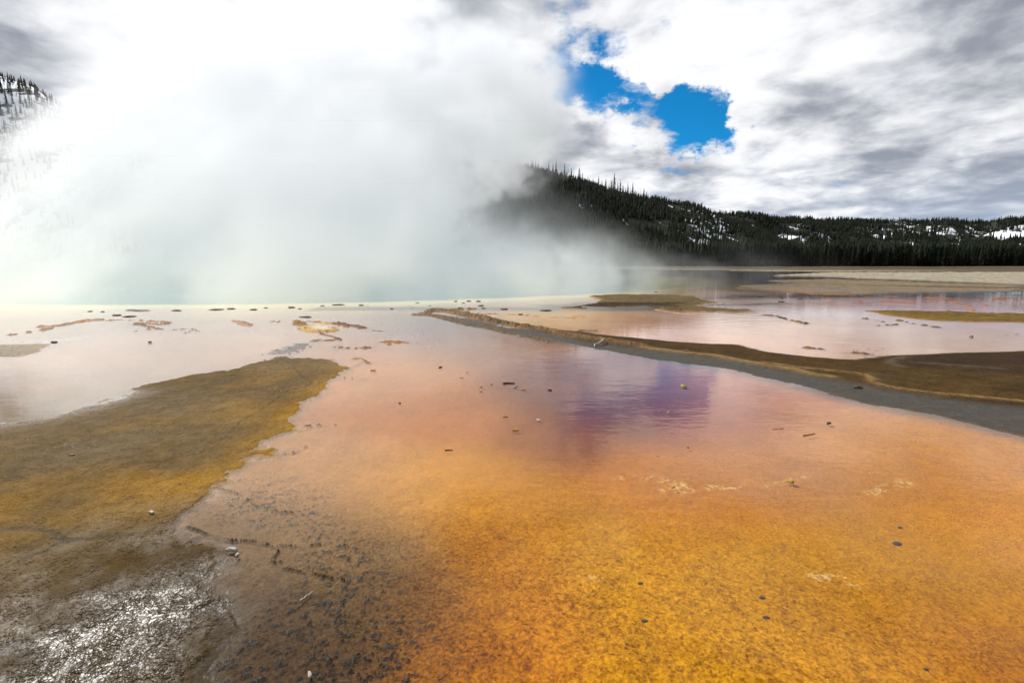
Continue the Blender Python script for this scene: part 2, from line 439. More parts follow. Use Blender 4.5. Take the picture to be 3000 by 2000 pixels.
        rk = (1 + 2.2 * nC + 1.2 * nA)
        h = np.maximum(h, h + w * (top - h) * rk)
        brown = np.array([.11, .062, .025]) * (1 + 1.6 * nC + .8 * nA)[:, None]
        w2 = np.clip(w * 1.6, 0, 1)
        C = C * (1 - w2)[:, None] + w2[:, None] * np.clip(brown, .02, .5); blend(w2, None, wt=.25, bp=1)

    # ------ C: brown island and its spit, D: olive bar at the right
    isl = [([(1350,681),(1369,679),(1414,677),(1494,678),(1561,679),(1593,682),(1628,693),(1670,697),(1628,699),(1601,705),(1654,709),(1734,711),(1745,717),(1694,721),(1654,718),
             (1614,718),(1561,720),(1521,715),(1508,711),(1534,707),(1481,702),(1414,703),(1372,703),(1334,702),(1380,694),(1372,686)], .07, (.12, .08, .028), .2),
           ([(1280,706),(1329,703),(1361,710),(1308,709)], .04, (.16, .09, .045), .2),
           ([(1991,713),(2068,713),(2201,716),(2352,720),(2700,726),(2700,760),(2352,741),(2235,740),(2135,736),(2051,726)], .03, (.15, .095, .012), .1),
           ([(0,792),(106,791),(80,810),(40,818),(-300,826),(-300,792)], .03, (.17, .12, .05), .3),
           ([(520,735),(545,734),(579,739),(587,745),(579,757),(557,750)], .05, (.26, .10, .025), .3),
           ([(683,757),(696,749),(725,743),(763,741),(782,760),(741,763),(704,763)], .04, (.42, .25, .02), .3),
           ([(1700,656),(1800,650),(1950,655),(2352,664),(2700,668),(2700,672),(2352,669),(2000,674),(1900,676),(1800,670),(1740,664)], .05, (.20, .15, .115), .2),
           ([(1760,644),(1900,641),(2100,648),(2352,657),(2352,661),(2000,655),(1800,650)], .06, (.22, .16, .10), .2),
           ([(1780,633),(1901,626),(2352,625),(2800,624),(2800,668),(2352,655),(2168,647),(2001,641),(1901,636)], .12, (.34, .30, .26), .0),
           ([(1500,619),(1700,622),(1900,624),(2352,623),(2900,622),(2900,612),(1500,612)], .10, (.30, .25, .19), .0)]
    for pts, top, col, wt_ in isl:
        P = wpoly(pts); dm = np.hypot(*P.mean(0))
        sd = sd_poly(pts) + dm * (.030 * nB + .012 * nA + .006 * nC)
        w = raise_to(sd, top * (1 + .8 * nA + .9 * nC) + .02 * nS, .012 * dm)
        base = np.asarray(col) * .78 * (1 + .7 * nA + .8 * nC + .5 * nS)[:, None]
        C = C * (1 - w)[:, None] + w[:, None] * np.clip(base, .015, .75)
        blend(w, None, wt=wt_, tx=1.2, bp=1.0)
    hole = sd_poly([(718,748),(755,746),(758,756),(722,757)]) + .3 * nA
    w = sstep(hole, -.3, .3); h = h * (1 - w) - .03 * w; blend(w, (.6, .48, .42), wt=0, tx=.2)
    far = sstep(d, 150, 185); h = h * (1 - far) + far * np.maximum(h, .12 + .2 * nB); blend(far, np.array([.085, .065, .042]), wt=0, tx=.4, bp=.5)
    strip = sstep(np.abs(y - 148 + 6 * nB), 9, 5) * sstep(x, 5, 30); h -= .25 * strip * sstep(x, 160, 60)

    # thin raised lines of mat out on the pool floor
    for pts, wdt, top, col in (([(0,772),(60,764),(100,758),(120,752)], .10, .05, (.20,.11,.04)), ([(90,751),(140,747),(180,740),(210,735),(290,735),(340,737),(390,742)], .16, .06, (.24,.11,.025)),
                               ([(180,739),(205,737)], .22, .05, (.42,.15,.02)), ([(320,742),(370,745),(390,743)], .18, .03, (.30,.12,.03)), ([(320,744),(335,749),(360,755)], .10, .04, (.22,.10,.04)),
                               ([(290,764),(340,756),(400,757),(440,755),(457,760)], .05, .02, (.25,.12,.06)), ([(420,766),(440,760),(457,761)], .05, .03, (.25,.12,.06)),
                               ([(635,738),(674,737),(696,749)], .20, .05, (.30,.15,.02)), ([(674,737),(720,738),(763,741),(785,745)], .12, .04, (.32,.14,.03)), ([(769,741),(810,749),(871,761)], .2, .018, (.22,.09,.05)),
                               ([(889,785),(920,786),(958,788)], .12, .04, (.42,.17,.04)), ([(892,791),(905,789)], .06, .03, (.42,.17,.04)), ([(735,766),(760,772),(785,781),(720,783)], .06, .03, (.16,.08,.05)),
                               ([(730,800),(770,797),(820,800),(850,798)], .05, .03, (.16,.10,.07)), ([(784,824),(830,823),(845,833)], .04, .02, (.35,.2,.1)),
                               ([(1700,661),(1760,668),(1860,674),(1888,676),(2000,679),(2100,683),(2188,685)], .30, .05, (.22,.13,.06)), ([(1865,685),(1950,690),(2050,695),(2118,698)], .22, .05, (.28,.11,.05)),
                               ([(1968,695),(2025,698)], .25, .05, (.30,.11,.05)), ([(2121,691),(2180,692),(2228,703)], .15, .04, (.38,.15,.05)), ([(2121,691),(2200,695),(2300,705)], .10, .04, (.36,.13,.05)),
                               ([(2120,690),(2200,692)], .1, .04, (.30,.11,.05)), ([(2235,688),(2300,686)], .2, .04, (.30,.12,.06)), ([(2300,683),(2352,687)], .2, .04, (.28,.11,.06)), ([(2200,712),(2240,713)], .12, .04, (.45,.22,.06)),
                               ([(1742,723),(1790,727),(1800,732),(1815,735),(1850,743)], .10, .04, (.06,.05,.05)), ([(1850,850),(1900,852),(2000,860),(2040,866)], .03, .02, (.1,.08,.07)),
                               ([(1850,798),(1950,808),(2030,818),(2060,818)], .06, .02, (.06,.05,.05)), ([(1980,730),(2020,737),(2060,745),(2010,748)], .10, .03, (.06,.05,.05)), ([(2060,735),(2110,745),(2150,751)], .10, .03, (.07,.06,.06)),
                               ([(1100,719),(1180,722),(1250,727),(1330,731)], .10, .02, (.40,.2,.1)), ([(1290,725),(1340,727)], .08, .02, (.5,.3,.1)), ([(1940,768),(1990,772)], .03, .0, (.1,.1,.1)), ([(2290,768),(2352,766)], .05, .02, (.06,.05,.05)),
                               ([(1560,806),(1580,806)], .03, .03, (.2,.12,.05))):
        P = wpoly(pts); dm = np.hypot(*P.mean(0))
        dl = d_line(pts) + wdt * (3.0 * nA + 2.2 * nC); w = np.exp(-(dl / wdt) ** 2)
        h = np.maximum(h, h + w * (top + .01 - h) * (1 + 1.2 * nC)); w2 = np.clip(w * 1.4, 0, 1)
        blend(w2, np.asarray(col) * np.array([.60, .62, .55]), wt=.15, bp=1)
    for pts in ([(1410,1090),(1500,1088),(1560,1105)], [(1530,1120),(1620,1112),(1740,1110)], [(1760,1108),(1830,1090),(1860,1084)], [(1330,1310),(1380,1325),(1400,1340)], [(1870,1310),(1960,1325)], [(2000,1125),(2080,1100)]):
        dl = d_line(pts) + .10 * nA; w = np.exp(-(dl / .045) ** 2) * sstep(nF + nC * .8, .02, .25)
        blend(w * .4, (.75, .58, .28))
    # loose orange speckle left where mats break up
    spk = sstep(fbm(x * 6, y * 14, 3, .6, 88), .70, .76) * sstep(fbm(x * .25, y * .3, 3, .5, 89), .5, .62) * sstep(d, 11, 14) * sstep(d, 45, 30) * sstep(pr, 2.5, 5) * (1 - wC) * (1 - wB)
    h = np.maximum(h, h + .03 * spk); blend(spk * .8, (.13, .06, .028), wt=.1)

    verts = np.stack([x, y, h], 1)
    m, t, out = material('spring_mat')
    a1 = t.nodes.new('ShaderNodeAttribute'); a1.attribute_name = 'mat'
    a2 = t.nodes.new('ShaderNodeAttribute'); a2.attribute_name = 'surf'
    geo = t.nodes.new('ShaderNodeNewGeometry'); pos = V(t, geo.outputs['Position'])
    sr = t.nodes.new('ShaderNodeSeparateColor'); t.links.new(a2.outputs['Color'], sr.inputs[0])
    wetv, texv, bmpv = [V(t, o) for o in sr.outputs[:3]]
    base = V(t, a1.outputs['Color'])
    n1 = noise(t, pos, 42.0, 5.0, 0.62, 0.7)
    n2 = noise(t, pos, 13.0, 4.0, 0.6, 0.5)
    n3 = noise(t, pos, 2.3, 5.0, 0.6)
    f = (n1.lin(.34, .66, -1, 1) * 0.70 + n2.lin(.3, .7, -1, 1) * 0.30 + n3.lin(.3, .7, -1, 1) * 0.20) * texv
    fib = mixc(t, f.lin(-1, 1, 0, 1), (0.36, 0.24, 0.16), (1.65, 1.75, 1.5))
    col = mixc(t, 1.0, base, fib, 'MULTIPLY')
    b = t.nodes.new('ShaderNodeBsdfPrincipled')
    setin(t, b.inputs['Base Color'], col)
    setin(t, b.inputs['Roughness'], wetv.lin(0, 1, .75, .22))
    setin(t, b.inputs['Specular IOR Level'], wetv.lin(0, 1, .02, .22))
    bn = t.nodes.new('ShaderNodeBump'); bn.inputs['Strength'].default_value = 1.0
    vo = t.nodes.new('ShaderNodeTexVoronoi'); vo.inputs['Scale'].default_value = 58.0
    setin(t, vo.inputs['Vector'], vmath(t, 'ADD', pos, vmath(t, 'SCALE', noise(t, pos, 18.0, 2.0, .5, out='Color'), scale=.03)))
    vd = V(t, vo.outputs['Distance'])
    grain = (1.0 - vd * vd).max(0.0)
    vs = t.nodes.new('ShaderNodeSeparateColor'); t.links.new(vo.outputs['Color'], vs.inputs[0])
    rnd = V(t, vs.outputs[0])
    hb = grain * rnd * (noise(t, pos, 5.0, 3.0, .6).ss(.35, .62) * 1.0 + .15) + noise(t, pos, 14.0, 3.0, 0.5, 0.4) * 0.6
    setin(t, bn.inputs['Height'], hb); setin(t, bn.inputs['Distance'], bmpv * 0.018)
    t.links.new(bn.outputs[0], b.inputs['Normal'])
    t.links.new(b.outputs[0], out.inputs[0])
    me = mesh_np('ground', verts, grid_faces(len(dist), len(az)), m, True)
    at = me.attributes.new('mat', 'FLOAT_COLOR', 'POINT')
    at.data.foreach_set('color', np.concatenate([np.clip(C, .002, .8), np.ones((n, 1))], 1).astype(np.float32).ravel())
    at = me.attributes.new('surf', 'FLOAT_COLOR', 'POINT')
    at.data.foreach_set('color', np.stack([wet, tex, bmp, np.ones(n)], 1).astype(np.float32).ravel())
    o = link('ground', me); tag(o, kind='structure', label='orange and brown bacterial mat terraces of the hot spring')
    return o
build_ground()

def build_water():
    m, t, out = material('thin_water')
    geo = t.nodes.new('ShaderNodeNewGeometry'); pos = V(t, geo.outputs['Position'])
    px, py, pz = xyz(t, pos)
    stretched = comb(t, px * 0.7, py * 1.5, 0.0)
    r = noise(t, stretched, 7.0, 3.0, 0.5) * 1.0 + noise(t, stretched, 1.6, 2.0, 0.5) * 2.4
    calm = noise(t, pos, 0.16, 2.0, 0.5).ss(.40, .62)
    bn = t.nodes.new('ShaderNodeBump'); bn.inputs['Strength'].default_value = 1.0
    setin(t, bn.inputs['Height'], r); setin(t, bn.inputs['Distance'], calm.lin(0, 1, .0008, .0026))
    gl = t.nodes.new('ShaderNodeBsdfGlossy'); gl.inputs['Roughness'].default_value = 0.06
    gl.inputs['Color'].default_value = (1, 1, 1, 1)
    t.links.new(bn.outputs[0], gl.inputs['Normal'])
    tr = t.nodes.new('ShaderNodeBsdfTransparent'); tr.inputs[0].default_value = (.97, .97, .96, 1)
    cosv = vmath(t, 'DOT_PRODUCT', V(t, geo.outputs['Incoming']), V(t, bn.outputs[0]))._m('ABSOLUTE')
    fres = (1.0 - cosv).max(0.0).pow(5.0) * 0.98 + 0.02
    mx = t.nodes.new('ShaderNodeMixShader')
    t.links.new(fres.s, mx.inputs[0]); t.links.new(tr.outputs[0], mx.inputs[1]); t.links.new(gl.outputs[0], mx.inputs[2])
    t.links.new(mx.outputs[0], out.inputs[0])
    az = np.radians(np.linspace(-61, 61, 90)); dist = np.geomspace(.9, 235, 50)
    D, A = np.meshgrid(dist, az, indexing='ij')
    wx, wy = (D * np.sin(A)).ravel(), (D * np.cos(A)).ravel()
    v = np.stack([wx, wy, .003 * (fbm(wx * .8, wy * .8, 2, .5, 5) - .5)], 1)
    o = link('water', mesh_np('water', v, grid_faces(len(dist), len(az)), m, True))
    tag(o, kind='structure', label='thin clear sheet of spring water over the mats')
build_water()

# ---------------------------------------------------------------- hills
RIDGE = [(-900,60),(-300,110),(0,186),(78,212),(157,270),(275,337),(392,392),(549,423),(706,415),(862,384),(941,365),(1011,360),(1098,384),(1176,394),(1254,411),(1333,430),(1411,455),(1490,470),(1568,480),(1607,485),(1646,502),(1700,520),(1800,560),(1900,600),(2000,612)]
def screen_xz(u, v):                 # slopes x/y and z/y of a sight line
    dd = direction(u, v); return dd[0] / dd[1], dd[2] / dd[1]
def hill_sheet(ridge, y_base, y_ridge, u0, u1, nu, nv, seed, rough):
    rp = np.array([screen_xz(u, v) for u, v in ridge])
    U = np.linspace(u0, u1, nu); Vv = np.concatenate([np.linspace(0, 1, nv), np.linspace(1, 1.6, nv // 3)[1:]])
    UU, VV = np.meshgrid(U, Vv, indexing='xy')
    yb, yr = np.interp(UU, *y_base), np.interp(UU, *y_ridge)
    Y = yb + (yr - yb) * VV
    Xw = UU * Y
    zr = np.interp(UU, rp[:, 0], rp[:, 1]) * yr + CAM_H
    prof = np.where(VV <= 1, np.sin(np.clip(VV, 0, 1) * math.pi / 2) ** 1.25, 1 - .5 * ((VV - 1) / .6) ** 1.5)
    nn = fbm(Xw / 60 + seed, Y / 60, 5, .5, seed) - .5
    Z = zr * prof + rough * nn * np.sin(np.clip(VV, 0, 1) * math.pi) + rough * .1 * nn
    def height(u, v): return None
    return Xw, Y, Z
def hill_mat(name, soil, snow_amt, scale, seed):
    m, t, out = material(name)
    geo = t.nodes.new('ShaderNodeNewGeometry'); pos = V(t, geo.outputs['Position'])
    at = t.nodes.new('ShaderNodeAttribute'); at.attribute_name = 'snow'
    n = noise(t, pos, scale, 8.0, .65)
    k = noise(t, pos, scale * 6, 4.0, .6)
    base = vmath(t, 'SCALE', tuple(soil), scale=k.lin(.3, .7, .55, 1.5))
    w = (n + V(t, at.outputs['Fac']) * snow_amt).ss(.645, .68)
    b = t.nodes.new('ShaderNodeBsdfPrincipled')
    setin(t, b.inputs['Base Color'], mixc(t, w, base, (.80, .82, .86)))
    b.inputs['Roughness'].default_value = .9; b.inputs['Specular IOR Level'].default_value = .1
    t.links.new(b.outputs[0], out.inputs[0])
    return m
def add_hill(name, data, mat, snow, label):
    X, Y, Z = data
    me = mesh_np(name, np.stack([X.ravel(), Y.ravel(), Z.ravel()], 1), grid_faces(*X.shape), mat, True)
    a = me.attributes.new('snow', 'FLOAT', 'POINT'); a.data.foreach_set('value', snow.ravel().astype(np.float32))
    return tag(link(name, me), kind='structure', label=label)

YB = ([-1.6, -.9, 0, .3, .65], [330, 300, 265, 262, 300])
YR = ([-1.6, -.9, -.2, .1, .22, .4, .65], [520, 480, 450, 450, 480, 640, 760])
hill1 = hill_sheet(RIDGE, YB, YR, -1.6, .66, 420, 70, 4, 9.0)
sn = np.zeros(hill1[0].shape); UU = hill1[0] / hill1[1]
sn += .75 * sstep(UU, -.55, -.75)
sn += .55 * np.exp(-((UU - .40) / .07) ** 2)
add_hill('hill', hill1, hill_mat('hill_soil', (.02, .02, .012), .26, .05, 1), sn, 'steep dark forested hill rising behind the steam')
FAR = [(1450,520),(1600,508),(1646,503),(1680,505),(1764,510),(1882,516),(2000,518),(2100,519),(2200,520),(2270,520),(2310,516),(2352,511),(2450,500),(2700,470)]
hill2 = hill_sheet(FAR, ([.2, 1.6], [620, 700]), ([.2, .5, .8, 1.02, 1.6], [1000, 1150, 1500, 1400, 1200]), .2, 1.6, 420, 60, 9, 40.0)
U2 = hill2[0] / hill2[1]; Z2 = (hill2[2] - CAM_H) / hill2[1]
sn2 = np.full(U2.shape, .15)
sn2 += .75 * np.exp(-((Z2 - .062) / .012) ** 2) * sstep(U2, .62, .74) + .6 * np.exp(-((U2 - .56) / .06) ** 2) * sstep(Z2, .09, .05) + .4 * np.exp(-((Z2 - (.03 + .12 * (U2 - .8))) / .010) ** 2) * sstep(U2, .72, .85)
sn2 -= .3 * np.exp(-((U2 - .68) / .05) ** 2)
add_hill('far_hill', hill2, hill_mat('far_hill_soil', (.022, .022, .016), .16, .02, 2), sn2, 'distant snow streaked forested ridge on the right')
# flat valley floor between the spring terraces and the foot of the hills
vy = np.linspace(196, 760, 30); vu = np.linspace(-1.75, 1.75, 60)
VU, VY = np.meshgrid(vu, vy)
vz = .25 + 0 * VU + .4 * (fbm(VU * VY / 30, VY / 30, 3, .5, 8) - .5) + sstep(VY, 196, 240) * .5
fl = mesh_np('meadow', np.stack([(VU * VY).ravel(), VY.ravel(), vz.ravel()], 1), grid_faces(*VU.shape), simple_mat('meadow_grass', (.085, .062, .036), .9, .5, .4))
tag(link('meadow', fl), kind='structure', label='dry brown meadow strip under the tree line')

def hill_point(data, iu, iv):
    X, Y, Z = data
    iu = np.clip(iu, 0, X.shape[1] - 1.001); iv = np.clip(iv, 0, X.shape[0] - 1.001)
    a, b = int(iu), int(iv); fu, fv = iu - a, iv - b
    r = []
    for M in (X, Y, Z):
        r.append((M[b, a] * (1 - fu) + M[b, a + 1] * fu) * (1 - fv) + (M[b + 1, a] * (1 - fu) + M[b + 1, a + 1] * fu) * fv)
    return r

# ---------------------------------------------------------------- trees
needle = simple_mat('pine_needles', (.006, .0095, .0035), .85, .6, .9, .1)
bark = simple_mat('pine_bark', (.11, .085, .065), .9, .4, 3.0, .1)
deadwood = simple_mat('grey_dead_wood', (.17, .15, .135), .9, .4, 3.0, .1)

def trunk_geo(h, r0, r1, lean=0.0, k=6, seg=4, rnd=random):
    v, f = [], []
    for s in range(seg + 1):
        tt = s / seg; r = r0 + (r1 - r0) * tt
        cx = lean * tt * h + .02 * h * math.sin(tt * 5) * .2
        for a in range(k): v.append((cx + r * math.cos(2 * math.pi * a / k), r * math.sin(2 * math.pi * a / k), h * tt))
    for s in range(seg):
        for a in range(k):
            i, jn = s * k + a, s * k + (a + 1) % k
            f.append((i, jn, jn + k, i + k))
    return v, f
def pine_geo(rnd, layers, spokes, h, width, start, gappy):
    """whorls of drooping boughs, each a bent blade of needles; height h, crown from start*h"""
    v, f = [], []
    for L in range(layers):
        tt = L / (layers - 1)
        z = h * (start + (1 - start) * tt * .97)
        R = width * (1 - tt) ** .8 * (0.55 + .45 * min(1, tt * 6 + .35)) + .10
        off = rnd.random() * 6.28
        for s in range(spokes):
            if rnd.random() < gappy: continue
            a = off + 6.283 * s / spokes + rnd.uniform(-.3, .3)
            r = R * rnd.uniform(.55, 1.2); w = r * rnd.uniform(.35, .55) + .05
            dz = -r * rnd.uniform(.15, .55); hh = h / layers * rnd.uniform(.9, 1.6)
            ca, sa = math.cos(a), math.sin(a); i = len(v)
            v += [(0, 0, z + hh * .5), (ca * r * .55 - sa * w * .5, sa * r * .55 + ca * w * .5, z + dz * .35), (ca * r * .55 + sa * w * .5, sa * r * .55 - ca * w * .5, z + dz * .35), (ca * r, sa * r, z + dz), (ca * r * .5, sa * r * .5, z + dz * .2 - hh * .5)]
            f += [(i, i + 1, i + 2), (i + 1, i + 3, i + 2), (i + 1, i + 4, i + 3), (i + 2, i + 3, i + 4)]
    i = len(v)
    v += [(.10, 0, h * .94), (-.06, .09, h * .94), (-.06, -.09, h * .94), (0, 0, h * 1.02)]
    f += [(i, i + 1, i + 3), (i + 1, i + 2, i + 3), (i + 2, i, i + 3)]
    return v, f
rt = random.Random(3)
PINES = []
for kind in range(6):
    h = 10.0
    if kind < 3: crown = pine_geo(rt, 15, 7, h, rt.uniform(1.25, 1.6), .06, .12)      # bushy trees of the tree line
    else: crown = pine_geo(rt, 16, 6, h, rt.uniform(1.15, 1.6), .18, .22)            # thin ridge trees
    tm = mesh_np('trunk', *trunk_geo(h * .97, .15, .03), bark)
    cm = mesh_np('crown', *crown, needle)
    PINES.append((tm, cm))
def pine(kind, loc, h, group, label, name='pine_tree'):
    root = bpy.data.objects.new(name, None); COL.objects.link(root)
    root.empty_display_size = .5
    root.location = loc; s = h / 10.0; root.scale = (s, s, s); root.rotation_euler = (0, 0, rt.uniform(0, 6.28))
    link('trunk', PINES[kind][0], root); link('crown', PINES[kind][1], root)
    return tag(root, label, 'pine tree', group)
def snag_geo(rnd, h, lean, forks):
    v, f = trunk_geo(h, .16, .03, lean, 5, 5)
    for _ in range(forks):
        z = h * rnd.uniform(.35, .95); a = rnd.uniform(0, 6.28); L = h * rnd.uniform(.05, .16); up = rnd.uniform(.2, .9)
        i = len(v); x0 = lean * z
        ca, sa = math.cos(a), math.sin(a)
        v += [(x0, 0, z - .06), (x0 - sa * .05, ca * .05, z + .04), (x0 + sa * .05, -ca * .05, z + .04), (x0 + ca * L, sa * L, z + L * up)]
        f += [(i, i + 1, i + 3, i + 3), (i + 1, i + 2, i + 3, i + 3), (i + 2, i, i + 3, i + 3)]
    me = bpy.data.meshes.new('trunk')
    me.from_pydata(v, [], [tuple(dict.fromkeys(q)) for q in f]); me.materials.append(deadwood); me.update()
    return me
SNAGS = [snag_geo(rt, 10, rt.uniform(-.05, .05), n) for n in (4, 7, 10, 2)]
def snag(k, loc, h, group, label, tilt=0.0):
    o = link('dead_tree', SNAGS[k], None, loc); s = h / 10.0; o.scale = (s, s, s)
    o.rotation_euler = (0, tilt, rt.uniform(0, 6.28) if tilt == 0 else 0)
    return tag(o, label, 'dead tree', group)

ONES = 'first second third fourth fifth sixth seventh eighth ninth tenth eleventh twelfth thirteenth fourteenth fifteenth sixteenth seventeenth eighteenth nineteenth'.split()
TENS = {2: 'twent', 3: 'thirt', 4: 'fort', 5: 'fift'}
def ordinal(k):
    if k < 20: return ONES[k - 1]
    a, b = divmod(k, 10)
    return TENS[a] + ('ieth' if b == 0 else 'y ' + ONES[b - 1])
n_ind = 0
# front row of the tree line
us = np.linspace(.16, 1.28, 150)
for u in us:
    y = 214 + rt.uniform(0, 7); uu = u + rt.uniform(-.003, .003)
    pine(rt.randrange(3), (uu * y, y, .35), rt.uniform(7.5, 11.5), 'pines along the front of the tree line', 'dark green bushy pine in the front row of the tree line beyond the flats')
    n_ind += 1
# ridge crest trees of the near hill, measured on the skyline (u, height in pixels)
ridge_trees = [(1000,16),(1012,20),(1020,14),(1060,14),(1094,14),(1108,12),(1178,22),(1200,14),(1206,22),(1213,25),(1222,34),(1230,30),(1236,26),(1243,18),(1254,20),(1260,30),(1270,30),(1277,40),(1290,22),(1296,36),(1302,20),(1312,30),
               (1330,36),(1337,26),(1350,22),(1357,14),(1374,30),(1382,24),(1390,28),(1398,20),(1404,32),(1410,48),(1418,30),(1424,36),(1430,26),(1436,20),(1441,32),(1452,36),(1458,20),(1478,28),(1484,22),(1504,14),(1520,10),
               (1150,10),(1165,12),(1130,10)]
RP = np.array(RIDGE, float)
def on_ridge(u, back=0.0):
    xz = screen_xz(u, np.interp(u, RP[:, 0], RP[:, 1]))
    iu = (xz[0] + 1.6) / 2.26 * 419
    X, Y, Z = hill_point(hill1, iu, 69 + back)
    return X, Y, Z
ridge_trees.sort()
for q, (u, hp) in enumerate(ridge_trees):
    X, Y, Z = on_ridge(u)
    hh = (hp + 8) / FPX * Y * 1.02
    pine(3 + rt.randrange(3), (X, Y, Z - hh * .12), hh * 1.05, 'lone pines on the crest of the dark hill', ('tall' if hp > 33 else 'short' if hp < 16 else 'slim') + ' dark pine on the hill crest, ' + ordinal(q + 1) + ' living one from the left')
    n_ind += 1
for q, (u, hp) in enumerate(((1043,30),(1089,18),(1092,20),(1110,24),(1140,18),(1226,40),(1261,44),(1300,30),(1304,34),(1319,32),(1354,30),(1361,26),(1392,32),(1400,34),(1421,22),(1447,30),(1464,26),(1470,30),(1494,18),(1500,16),(1565,10),(1600,12),(1640,9))):
    X, Y, Z = on_ridge(u); hh = (hp + 6) / FPX * Y
    snag(rt.randrange(4), (X, Y, Z - hh * .12), hh * 1.05, 'bare dead trees on the crest of the dark hill', ('tall' if hp > 33 else 'short' if hp < 16 else 'thin') + ' bare trunk on the hill crest, ' + ordinal(q + 1) + ' dead one from the left')
# trees on the snowy left slope
left = [(5,200,30),(20,205,22),(27,212,18),(48,228,22),(58,232,14),(70,236,26),(76,240,20),(82,246,22),(96,262,20),(104,258,16),(110,268,22),(118,275,16),(140,290,18),(20,245,30),(40,262,30),(62,276,28),(90,285,24),(102,300,26),(12,290,26),(55,318,26),(35,300,24),(80,315,22),(112,318,20),(130,330,22),(22,330,26),(8,340,26),(70,345,22),(48,350,24),(100,350,22),(125,300,24),(145,315,24),(15,225,26),(4,250,32),(30,230,20)]
def on_hill(u, v):
    xz = screen_xz(u, v); iu = (xz[0] + 1.6) / 2.26 * 419
    best = None
    for iv in np.linspace(2, 69, 140):
        X, Y, Z = hill_point(hill1, iu, iv)
        e = abs((Z - CAM_H) / Y - xz[1])
        if best is None or e < best[0]: best = (e, X, Y, Z)
    return best[1:]
for u, v, hp in left:
    X, Y, Z = on_hill(u, v + hp * .5); hh = hp * 1.25 / FPX * Y
    pine(rt.randrange(3), (X, Y, Z - .3), hh, 'pines on the snowy left slope', 'dark pine on the snow covered slope seen through the steam at the upper left')
    n_ind += 1
for q, (u, v, hp, tl) in enumerate(((36,214,26,.25),(39,214,24,.0),(64,222,26,.0),(94,290,30,.0),(100,295,32,.0),(52,330,24,.0),(105,345,30,.0),(6,300,30,.0))):
    X, Y, Z = on_hill(u, v + 8); snag(rt.randrange(4), (X, Y, Z - .3), hp * 1.2 / FPX * Y, 'bare dead trees on the snowy left slope', 'bare dead trunk on the snowy upper left slope, ' + ['leaning near the top', 'forked upright near the top', 'tall one right of the leaning one', 'left of a close pair in steam', 'right of a close pair in steam', 'thin one half way down', 'lowest one in the steam', 'at the very left edge'][q], tl)
logm = mesh_np('fallen_log', *trunk_geo(10, .16, .05, 0, 6, 3), deadwood)
for i in range(22):
    u, v = rt.uniform(-5, 70), rt.uniform(285, 345)
    X, Y, Z = on_hill(u, v)
    o = link('fallen_log', logm, None, (X, Y - .5, Z + .7)); s = rt.uniform(.8, 1.3); o.scale = (s * 1.6, s * 1.6, s)
    o.rotation_euler = (rt.uniform(-.15, .15), math.pi / 2 + rt.uniform(-.1, .35), rt.uniform(-.2, .2))
    tag(o, 'grey fallen trunk lying on the snowy left slope', 'log', 'fallen logs on the snowy left slope')
# snags and one bare cross-armed trunk in front of the forest
for q, (u, v, hp) in enumerate(((1530,715 * .784 + 20,22),(1919,585,26),(1955,592,24),(1990,590,20),(2060,596,14),(2130,595,14),(2245,596,16),(1820,600,12))):
    xz = screen_xz(u, 613); y = 226; hh = (613 - v + hp) / FPX * y
    snag(rt.randrange(4), (xz[0] * y, y, .4), max(hh, 8), 'bare trunks among the tree line', 'bare trunk rising out of the tree line, ' + ['alone near the steam', 'tallest right of the middle', 'second of three close together', 'third of three close together', 'fourth from the right', 'third from the right', 'farthest right', 'between the steam and the tallest'][q])

# the rest of the forest: one mass
def low_pine(rnd):
    v, f = [], []
    for L in range(4):
        z0, z1 = .08 + .22 * L, .08 + .22 * L + .36; R = .16 * (1 - L / 4.6)
        k = 5; off = rnd.random() * 6; i = len(v)
        v.append((rnd.uniform(-.01, .01), 0, min(z1, 1)))
        for a in range(k):
            r = R * rnd.uniform(.6, 1.25); an = off + 6.283 * a / k
            v.append((r * math.cos(an), r * math.sin(an), z0 - rnd.uniform(0, .07)))
        for a in range(k): f.append((i, i + 1 + a, i + 1 + (a + 1) % k))
    return np.array(v), np.array(f)
LP = [low_pine(rt) for _ in range(6)]
def forest(name, pts, hts, label):
    VV, FF, o = [], [], 0
    kinds = rng.integers(0, 6, len(pts)); rots = rng.uniform(0, 6.28, len(pts)); wd = rng.uniform(.75, 1.25, len(pts))
    for k in range(6):
        sel = np.where(kinds == k)[0]; v, f = LP[k]
        c, s = np.cos(rots[sel])[:, None], np.sin(rots[sel])[:, None]; hh = hts[sel][:, None]; w = wd[sel][:, None]
        X = (v[None, :, 0] * c - v[None, :, 1] * s) * hh * w + pts[sel, 0:1]
        Y = (v[None, :, 0] * s + v[None, :, 1] * c) * hh * w + pts[sel, 1:2]
        Z = v[None, :, 2] * hh + pts[sel, 2:3]
        VV.append(np.stack([X, Y, Z], 2).reshape(-1, 3))
        FF.append((f[None] + (np.arange(len(sel)) * len(v))[:, None, None] + o).reshape(-1, 3)); o += len(sel) * len(v)
    return tag(link(name, mesh_np(name, np.concatenate(VV), np.concatenate(FF), needle)), kind='stuff', label=label)
